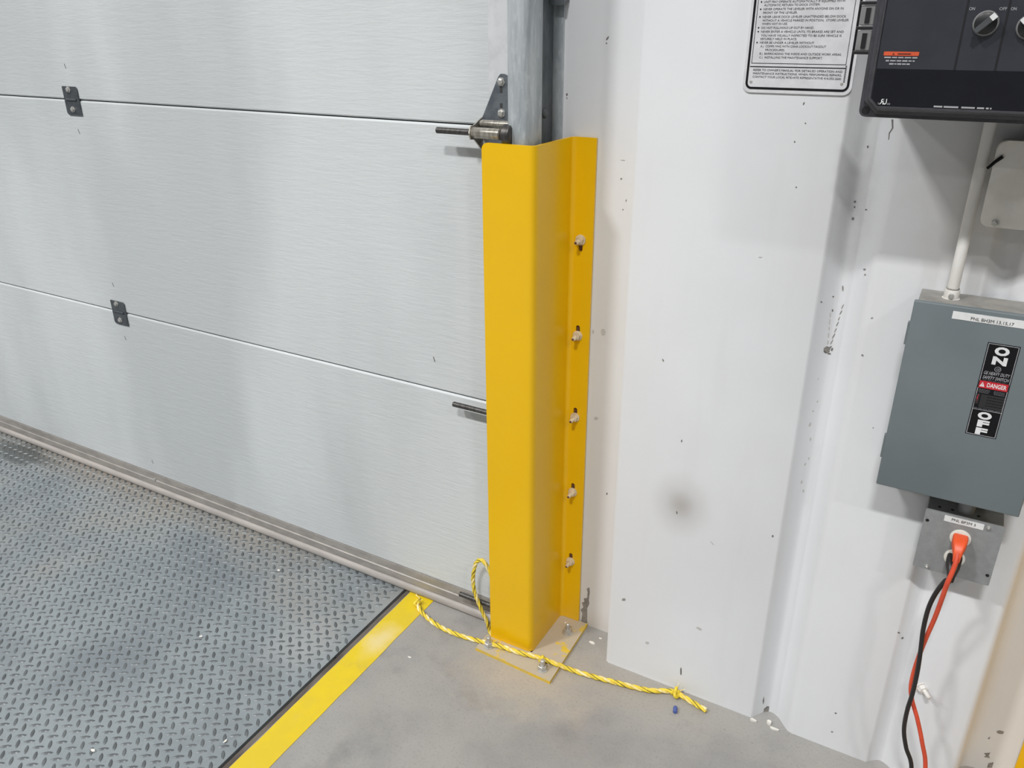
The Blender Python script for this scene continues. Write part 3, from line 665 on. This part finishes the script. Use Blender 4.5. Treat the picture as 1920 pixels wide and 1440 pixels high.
# hinge clips on the side of the rim
for (ya, yb2) in ((55, 265), (320, 530)):
    za, zb_ = C3(240, ya, yb_).z, C3(220, yb2, yb_).z; xa, xb_ = fx0 - .0185, fx0 - .0005
    b = B(); box(b, xa, xb_, yb_ + .006, yb_ + .014, zb_, za, .0012)
    hc = fin(b, 'hinge_clip', 'clip_grey', cc)
    fin(box(B(), xa + .0065, xa + .0125, yb_ + .0045, yb_ + .0062, zb_ + .003, za - .003), 'clip_slot', 'line_dark', hc)
for yy_ in (30, 292, 548):
    zc = C3(225, yy_, yb_).z; fin(box(B(), fx0 - .021, fx0 + .0005, yb_ + .004, yb_ + .013, zc - .0022, zc + .0022, .0008), 'clip_pin', 'line_dark', cc)
def knob(px, ang):
    c_ = W(*px, yt); o_ = Vector((c_.x, yt, c_.z)); r_k = .0128; kk = .66
    b = B(); lathe(b, o_, (0, -1, 0), [(0, r_k + .0018), (.0020, r_k + .0016), (.0030, r_k + .0006), (.0030, r_k)], 32); kb = fin(b, 'switch_knob', 'clip_grey', cc, 40)
    b = B(); lathe(b, o_, (0, -1, 0), [(.001, r_k), (.0060, r_k - .0006), (.0070, r_k - .002)], 32); fin(b, 'knob_base', 'knob_black', kb, 40)
    dx, dz = math.cos(ang), math.sin(ang); b = B()
    pts_ = [(-.0140, -.0033), (.0142, -.0040), (.0142, .0040), (-.0140, .0033)]
    prism(b, [(p[0] * dx - p[1] * dz + o_.x, p[0] * dz + p[1] * dx + o_.z) for p in pts_], fr(o_.y - .015, o_.y - .006)); bmesh.ops.bevel(b, geom=list(b.edges), offset=.0008, segments=2, affect='EDGES')
    fin(b, 'grip', 'knob_grip', kb)
    pts_ = [(.0070, -.0033), (.0136, -.0034), (.0136, .0034), (.0070, .0033)]
    flat([(p[0] * dx - p[1] * dz + o_.x, p[0] * dz + p[1] * dx + o_.z) for p in pts_], o_.y - .0153, 'ink_white', kb, 'pointer', .0006)
knob((1800 + 775 / 16, 700 / 16), math.radians(45))
knob((1931, 50), math.radians(135))
def KX(x, y): return W(1800 + x / 16, y / 16, yt)
ch = KX(300, 210).z - KX(300, 300).z
for s_, xa, xb_ in (("ON", 280, 450), ("OFF", 1185, 1410), ("ON", 1530, 1700)):
    text(s_, KX(xa, 260).x, KX(xb_, 260).x, KX((xa + xb_) / 2, 262).z - ch / 2, ch, yt, 'ink_dim', cover, .01)
def KO(x, y): return W(1650 + x / 24, 90 + y / 24, yt)
oz0, oz1 = KO(900, 350).z, KO(900, 165).z
flat(rrect(KO(170, 250).x, KO(1760, 260).x, oz0, oz1, .001, 3), yt, 'ink_orange', cover, 'warning_strip')
flat([(KO(545, 300).x, oz0 + .0012), (KO(660, 300).x, oz0 + .0012), (KO(602, 300).x, oz1 - .0012)], yt - .0004, 'ink_brown', cover, 'warning_triangle')
flat(quad(KO(800, 260).x, KO(1390, 260).x, oz0 + .0016, oz1 - .0018), yt - .0004, 'ink_brown', cover, 'faded_word')
def dashes(KF, xa, xb_, y, hh, mat, parent, yy, seed=1):
    """print too small to read: a row of word-long strokes"""
    rn = random.Random(seed); x = xa
    while x < xb_:
        w_ = min(rn.uniform(.10, .22) * (xb_ - xa), xb_ - x); a, b = KF(x, y), KF(x + w_, y)
        z = KF((xa + xb_) / 2, y).z; h_ = hh * rn.uniform(.75, 1)
        flat(quad(a.x, b.x, z - h_ / 2, z + h_ / 2), yy, mat, parent, 'small_print', .0002); x += w_ + .035 * (xb_ - xa)
for k, (xa, xb_, y) in enumerate(((190, 1680, 432), (255, 1560, 580), (410, 1340, 722))): dashes(KO, xa, xb_, y, .0019, 'ink_dim', cover, yt - .0001, k)
def KU(x, y): return W(1640 + x / 24, 180 + y / 24, yt)
uc = KU(300, 130).z - KU(300, 385).z; ub = KU(350, 380).z
text('R', KU(215, 260).x, KU(400, 260).x, ub, uc, yt, 'ink_white', cover, .014, .10, flip=True)
text('U', KU(385, 260).x, KU(540, 260).x, ub, uc, yt, 'ink_white', cover, .022, 0)
text('c', KU(140, 330).x, KU(200, 330).x, ub, uc * .45, yt, 'ink_dim', cover); text('us', KU(560, 330).x, KU(695, 330).x, ub, uc * .42, yt, 'ink_dim', cover)
def KM(x, y): return W(1740 + x / 14.77, 190 + y / 14.77, yt)
for k, (xa, xb_) in enumerate(((150, 395), (430, 840), (920, 1300), (1360, 1560), (1610, 1690), (1725, 1765))):
    a, b = KM(xa, 165).x, KM(xb_, 165).x; z = KM(960, 172).z; flat(quad(a, b, z - .0010, z + .0010), yt, 'ink_dim', cover, 'small_print', .0002)

# ------------------------------------------------------------------ pale junction box and conduit
def K4(x, y): return (1620 + x / 3.6, 220 + y / 3.6)
yj = 1.388
jx0 = W(*K4(805, 600), yj).x; jz0 = W(*K4(900, 745), yj).z; jz1 = W(*K4(1040, 160), yj).z
jb = thing('junction_box', (jx0 + .07, 1.41, jz0), 'cream painted junction box below the black control cabinet', 'junction box')
fin(prism(B(), rrect(jx0 + .003, jx0 + .137, jz0 + .003, jz1 - .003, .010, 5), fr(yj + .004, YW - .0005)), 'box_body', 'box_white', jb, 40)
b = prism(B(), rrect(jx0, jx0 + .14, jz0, jz1, .012, 6), fr(yj, yj + .004)); bmesh.ops.bevel(b, geom=[e for e in b.edges if all(v.co.y < yj + .001 for v in e.verts)], offset=.0015, segments=2, affect='EDGES')
fin(b, 'cover_plate', 'box_white', jb, 40)
p_ = W(*K4(885, 712), yj); screw(jb, (p_.x, yj, p_.z), r=.0042)
p_ = W(*K4(885, 300), yj); b = B(); tube(b, [Vector((p_.x - .008, yj - .0015, p_.z - .010)), Vector((p_.x, yj - .002, p_.z)), Vector((p_.x + .008, yj - .0012, p_.z + .008))], .0022, 6, .0030)
fin(b, 'black_streak', 'ink_black', jb, 40)
YC = 1.400
cxm = (W(*K4(840, 100), YC).x + W(*K4(620, 1080), YC).x) / 2
zt_sw = 1.0285
cz = thing('conduit', (cxm, YC, zt_sw), 'white painted conduit pipe running down into the grey safety switch', 'conduit')
b = B(); lathe(b, (cxm, YC, zt_sw + .012), (0, 0, 1), [(0, .0084), (.305, .0084)], 20); fin(b, 'pipe', 'conduit_white', cz, 40)
b = B(); lathe(b, (cxm, YC, zt_sw), (0, 0, 1), [(0, .0130), (.003, .0130), (.0035, .0112), (.015, .0112), (.0168, .0105), (.0170, .0092)], 20); cn_ = fin(b, 'connector', 'conduit_white', cz, 40)
b = B(); lathe(b, (cxm, YC - .0108, zt_sw + .009), (0, -1, 0), [(0, .0040), (.004, .0040), (.0045, .003)], 12); fin(b, 'set_screw', 'zinc', cn_, 40)
b = B(); lathe(b, (cxm, YC, zt_sw + .0176), (0, 0, 1), [(0, .0090), (.001, .0097), (.002, .0090)], 20); fin(b, 'bead', 'scuff_grey', cn_, 40)

# ------------------------------------------------------------------ grey safety switch
ys_ = 1.357
sx0 = (W(1712, 563, ys_).x + W(1645, 905, ys_).x) / 2; sx1 = W(1910, 972, ys_).x
sz0 = (W(1645, 907, ys_).z + W(1910, 972, ys_).z) / 2; sz1 = W(1713, 563, ys_).z
ss = thing('safety_switch', ((sx0 + sx1) / 2, 1.40, sz0), 'grey steel safety switch box with black on-off sticker', 'switch box')
b = box(B(), sx0 + .005, sx1 - .004, ys_ + .009, YW - .0005, sz0 + .004, sz1 - .0005, .0015)
bmesh.ops.recalc_face_normals(b, faces=b.faces)
for f_ in b.faces: f_.material_index = 1 if f_.normal.z > .7 else 0
fin(b, 'switch_body', ['switch_grey', 'switch_top_dust'], ss)
sc_ = fin(box(B(), sx0, sx1, ys_, ys_ + .010, sz0, sz1, .0022, 3), 'cover', 'switch_grey', ss, 40)
for (v0, v1) in ((602, 642), (822, 862)):
    za, zb_ = W(1700, v0, ys_ + .008).z, W(1680, v1, ys_ + .008).z
    fin(box(B(), sx0 - .0028, sx0 + .003, ys_ + .005, ys_ + .014, zb_, za, .001), 'hinge', 'switch_grey', ss)
b = B(); lathe(b, (sx1, ys_ + .03, W(1917, 905, ys_).z), (1, 0, 0), [(0, .012), (.012, .012), (.014, .009)], 14); hd = fin(b, 'operating_handle', 'knob_black', ss, 40)
fin(box(B(), sx1 + .006, sx1 + .018, ys_ + .022, ys_ + .038, W(1917, 905, ys_).z, W(1917, 905, ys_).z + .07, .004), 'lever', 'knob_black', hd)
yl_ = ys_ - .0006
def K5(x, y): return (1740 + x / 4.8, 560 + y / 4.8)
def T5(x, y): return W(*K5(x, y), yl_)
tz = T5(540, 190).z; th_ = (T5(228, 112).z - T5(214, 180).z)
flat(quad(T5(220, 145).x, sx1 - .001, tz - th_ / 2, tz + th_ / 2), yl_, 'label_white', sc_, 'name_tape', .0005)
ca = (T5(400, 160).z - T5(400, 188).z)
text('PNL BH3M 13,15,17', T5(388, 172).x, T5(775, 232).x, T5(580, 206).z - ca / 2, ca, yl_ - .0004, 'ink_charcoal', sc_)
qx0 = (T5(545, 390).x + T5(330, 1208).x) / 2; qx1 = (T5(835, 438).x + T5(610, 1265).x) / 2
qz1 = (T5(545, 390).z + T5(835, 438).z) / 2; qz0 = (T5(330, 1208).z + T5(610, 1265).z) / 2
stk = flat(quad(qx0, qx1, qz0, qz1), yl_, 'ink_black', sc_, 'sticker', .0005)
ring(qx0 + .0012, qx1 - .0012, qz0 + .0012, qz1 - .0012, .0003, .0009, yl_ - .0003, 'ink_dim', stk, 'sticker_border')
qw, qh = qx1 - qx0, qz1 - qz0; y5 = yl_ - .0004
def SXf(f_): return qx0 + qw * f_
def SZf(f_): return qz1 - qh * f_
def tx(s_, a, b, zf, cf, mat, bold=.0, slant=0): text(s_, SXf(a), SXf(b), SZf(zf), qh * cf, y5, mat, stk, bold, slant)
tx('O', .26, .72, .118, .088, 'ink_white', .055); tx('N', .26, .72, .218, .086, 'ink_white', .055)
cxx, czz = SXf(.50), SZf(.262); gr_ = qh * .028
ring(cxx - gr_, cxx + gr_, czz - gr_, czz + gr_, gr_ * .98, .0006, y5, 'ink_dim', stk, 'logo_ring')
text('GE', cxx - gr_ * .55, cxx + gr_ * .55, czz - gr_ * .42, gr_ * .84, y5, 'ink_dim', stk, 0, .2, name='logo_letters')
tx('GE HEAVY DUTY', .10, .90, .330, .034, 'ink_dim', .01, .15); tx('SAFETY SWITCH', .10, .90, .378, .034, 'ink_dim', .01, .15)
flat(quad(SXf(.03), SXf(.97), SZf(.480), SZf(.402)), yl_ - .0003, 'ink_red', stk, 'danger_band', .0002)
flat([(SXf(.07), SZf(.465)), (SXf(.23), SZf(.465)), (SXf(.15), SZf(.415))], y5 - .0001, 'ink_white', stk, 'warning_triangle', .0002)
text('!', SXf(.140), SXf(.160), SZf(.460), qh * .030, y5 - .0003, 'ink_red', stk, .01)
text('DANGER', SXf(.30), SXf(.91), SZf(.463), qh * .045, y5 - .0001, 'ink_white', stk, .02)
flat(quad(SXf(.20), SXf(.95), SZf(.690), SZf(.545)), yl_ - .0003, 'ink_charcoal', stk, 'print_panel', .0002)
flat(quad(SXf(.04), SXf(.16), SZf(.655), SZf(.545)), yl_ - .0003, 'ink_charcoal', stk, 'shock_symbol_panel', .0002)
flat([(SXf(.11), SZf(.555)), (SXf(.08), SZf(.60)), (SXf(.105), SZf(.60)), (SXf(.085), SZf(.645)), (SXf(.125), SZf(.59)), (SXf(.10), SZf(.59)), (SXf(.13), SZf(.555))], y5 - .0001, 'ink_red', stk, 'shock_bolt', .0002)
def KF(x, y): return Vector((SXf(x), 0, SZf(y)))
for k, (a, b_, y_) in enumerate(((.08, .44, .497), (.08, .44, .512), (.10, .42, .527), (.56, .90, .497), (.56, .90, .512), (.58, .92, .527))): dashes(KF, a, b_, y_, qh * .008, 'ink_grey', stk, y5, 20 + k)
for k, y_ in enumerate((.570, .600, .630, .660)): dashes(KF, .40, .93, y_, qh * .008, 'ink_black', stk, y5 - .0001, 40 + k)
dashes(KF, .06, .94, .700, qh * .007, 'ink_grey', stk, y5, 60); dashes(KF, .12, .88, .391, qh * .005, 'ink_grey', stk, y5, 61)
flat(quad(SXf(.02), SXf(.98), SZf(.716), SZf(.711)), y5, 'ink_dim', stk, 'divider', .0002)
tx('O', .25, .70, .812, .080, 'ink_white', .055); tx('F', .30, .68, .898, .076, 'ink_white', .06); tx('F', .30, .68, .983, .074, 'ink_white', .06)

# ------------------------------------------------------------------ receptacle box, plugs and cords
yo = 1.384
def K6(x, y): return (1680 + x / 7.2, 920 + y / 7.2)
def T6(x, y, yy=yo): return W(*K6(x, y), yy)
ox0 = (T6(415, 235).x + T6(222, 985).x) / 2; ox1 = (T6(1490, 520).x + T6(1230, 1305).x) / 2
oz1 = (T6(415, 235).z + T6(1490, 520).z) / 2; oz0 = (T6(222, 985).z + T6(1230, 1305).z) / 2
ob = thing('receptacle_box', ((ox0 + ox1) / 2, 1.41, oz0), 'grey metal outlet box with two round sockets under the safety switch', 'outlet box')
fin(box(B(), ox0 + .002, ox1 - .002, yo + .003, YW - .0005, oz0 + .002, oz1 - .0006, .001), 'box_body', 'outlet_grey', ob)
fin(prism(B(), rrect(ox0, ox1, oz0, oz1, .0022, 3), fr(yo, yo + .003)), 'face_plate', 'outlet_grey', ob)
b = B(); lathe(b, ((ox0 + ox1) / 2, 1.41, oz1 - .001), (0, 0, 1), [(0, .0135), (max(sz0 + .004 - oz1, .004) + .002, .0135)], 16); fin(b, 'nipple', 'outlet_grey', ob, 40)
for (x, y) in ((423, 398), (1233, 1145)):
    p_ = T6(x, y); b = B(); lathe(b, (p_.x, yo, p_.z), (0, -1, 0), [(0, .0030), (.0004, .0029)], 12); fin(b, 'screw_hole', 'line_dark', ob)
for (x, y) in ((1250, 495), (420, 1015)):
    p_ = T6(x, y); screw(ob, (p_.x, yo, p_.z), r=.0026)
for k in range(4):
    p_ = T6(590 + k * 150, 212 + k * 38, YW - .02); b = B(); lathe(b, (ox0 + .02 + k * .02, 1.403, oz1 - .0006), (0, 0, 1), [(0, .0028), (.0004, .0028)], 10); fin(b, 'knockout', 'line_dark', ob)
tz0 = T6(915, 430, yo - .0005); cpp = T6(640, 360, yo - .0005)
lw0, lw1 = T6(655, 355, yo).x, T6(1185, 500, yo).x; lh = (T6(672, 318).z - T6(645, 392).z)
flat(quad(lw0, lw1, tz0.z - lh / 2, tz0.z + lh / 2), yo - .0006, 'label_white', ob, 'name_tape', .0005)
ca = T6(900, 405).z - T6(900, 440).z
text('PNL BP3M 3', T6(755, 380).x, T6(1075, 465).x, T6(915, 425).z - ca / 2, ca, yo - .001, 'ink_charcoal', ob)
soc = []
for (x, y) in ((868, 640), (788, 905)):
    p_ = T6(x, y); b = B(); lathe(b, (p_.x, yo + .001, p_.z), (0, -1, 0), [(0, .0166), (.0032, .0163), (.0040, .0152)], 28); fin(b, 'socket', 'outlet_white', ob, 40); soc.append(p_)
def cord(name, label, soc_p, plug_mat, mat, px, ycs, r, plug_name='plug'):
    x, z = soc_p.x, soc_p.z
    cdn = thing(name, (x, yo - .02, 0), label, 'cord')
    b = B(); PK = .78; lay = [(yo - .0035, .0150, .0125, 0), (yo - .010, .0152, .0125, 0), (yo - .020, .0142, .0120, -.002), (yo - .030, .0105, .0105, -.007), (yo - .036, .0082, .0088, -.013), (yo - .040, .0070, .0075, -.020)]
    rg = []
    for (yy, hw, hh, dz) in lay:
        rg.append([b.verts.new((x + p[0], yy, z + dz + p[1])) for p in rrect(-hw * PK, hw * PK, -hh * PK, hh * PK, min(hw, hh) * .35, 4)])
    for A, C in zip(rg, rg[1:]):
        n = len(A)
        for i in range(n): b.faces.new((A[i], A[(i + 1) % n], C[(i + 1) % n], C[i]))
    b.faces.new(rg[0][::-1]); b.faces.new(rg[-1]); fin(b, plug_name, plug_mat, cdn, 40)
    P = [Vector((x, yo - .034, z - .010)), Vector((x, yo - .043, z - .024))] + [W(u, v, yy) for (u, v), yy in zip(px, ycs)]
    last = P[-1]; P += [Vector((last.x + .010, last.y - .02, .022)), Vector((last.x + .03, last.y - .09, r + .0005)), Vector((last.x + .08, last.y - .25, r + .0003)), Vector((last.x + .2, last.y - .5, r + .0003))]
    b = tube(B(), [Vector((q.x, q.y, max(q.z, r + .0002))) for q in resample(spline(P, 12), .006)], r, 12); fin(b, 'cable', mat, cdn, 60)
    return cdn
cord('black_cord', 'black power cord plugged into the lower socket, twisting round the orange cord', soc[1], 'cord_black', 'cord_black',
     ((1776, 1086), (1756, 1110), (1741, 1140), (1731, 1180), (1726, 1220), (1720, 1260), (1711, 1300), (1701, 1332), (1695, 1368), (1699, 1402), (1709, 1440)),
     (1.342, 1.347, 1.350, 1.350, 1.346, 1.342, 1.342, 1.346, 1.352, 1.352, 1.350), .0040)
cord('orange_cord', 'orange extension cord plugged into the upper socket', soc[0], 'plug_orange', 'cord_orange',
     ((1784, 1076), (1776, 1094), (1767, 1120), (1753, 1158), (1738, 1192), (1726, 1222), (1714, 1258), (1708, 1288), (1710, 1312), (1720, 1348), (1729, 1392), (1735, 1440)),
     (1.335, 1.330, 1.336, 1.348, 1.356, 1.3595, 1.3595, 1.3595, 1.358, 1.352, 1.350, 1.350), .0040)

# bolt standing out of the wall behind the cords
p_, tg_, n_ = hit(1727, 1288)
wb_ = thing('wall_bolt', tuple(p_), 'white painted bolt stub sticking out of the wall behind the cords', 'bolt')
b = B(); lathe(b, p_ + n_ * -.002, (.55, -.83, -.05), [(0, .0042), (.028, .0042), (.030, .003)], 10); fin(b, 'stud', 'conduit_white', wb_, 40)
b = B(); lathe(b, p_, (.55, -.83, -.05), [(0, .0115), (.002, .0115)], 16); fin(b, 'washer', 'conduit_white', wb_, 40)
b = B(); hexnut(b, p_ + Vector((.55, -.83, -.05)) * .002, (.55, -.83, -.05), .0085, .008); fin(b, 'nut', 'conduit_white', wb_)

# ------------------------------------------------------------------ debris
bl = G(1266, 1331, .004); b = B(); dr = (G(1267, 1325, .004) - G(1266, 1338, .004)).normalized()
lathe(b, bl - dr * .0085 + Vector((0, 0, .001)), dr, [(0, .0042), (.0008, .0048), (.0145, .0048), (.017, .0038)], 12)
tag(fin(b, 'plastic_cap', 'blue_plastic', None, 40), 'tiny blue plastic cap on the concrete beside the rope end', 'plastic cap')
def chip(u, v, w_, h_, label, z=0.0, th=.0012, group=None):
    c_ = G(u, v, z); b = B(); n = 7; a0_ = random.uniform(0, 6); P = []
    for i in range(n):
        k = random.uniform(.6, 1.1); a = a0_ + 2 * math.pi * i / n; P.append((c_.x + math.cos(a) * w_ * k, c_.y + math.sin(a) * h_ * k))
    prism(b, P, lambda p, k: Vector((p[0], p[1], z + (.0003 if not k else th + random.uniform(0, .001)))))
    return tag(fin(b, 'paint_chip', 'paint_flake'), label, 'paint chip', group)
chip(523, 1070, .006, .0035, 'white paint chip on the steel deck nearest the door seal', .002)
chip(377, 1194, .006, .004, 'white paint chip in the middle of the steel deck', .002)
chip(423, 1390, .003, .006, 'thin white paint chip on the deck beside the yellow tape', .002)
chip(175, 1407, .006, .004, 'white paint chip far out on the deck away from the tape', .002)
chip(768, 1233, .007, .003, 'white curled paint chip on the concrete between tape and base plate')
chip(1062, 1169, .008, .003, 'white paint chip lying on the guard base plate', .0087)
chip(1110, 1206, .010, .004, 'larger white paint chip on the floor between base plate and wall', 0, .002)
chip(1126, 1198, .005, .003, 'small white paint chip on the floor against the wall corner')
chip(1412, 1352, .011, .004, 'white paint crumb under the groove, on the rope side', 0, .004)
chip(1442, 1357, .006, .006, 'chunky white paint crumb standing at the wall groove foot', 0, .007)
chip(1452, 1368, .013, .004, 'long white paint flake along the wall foot past the groove', 0, .003)
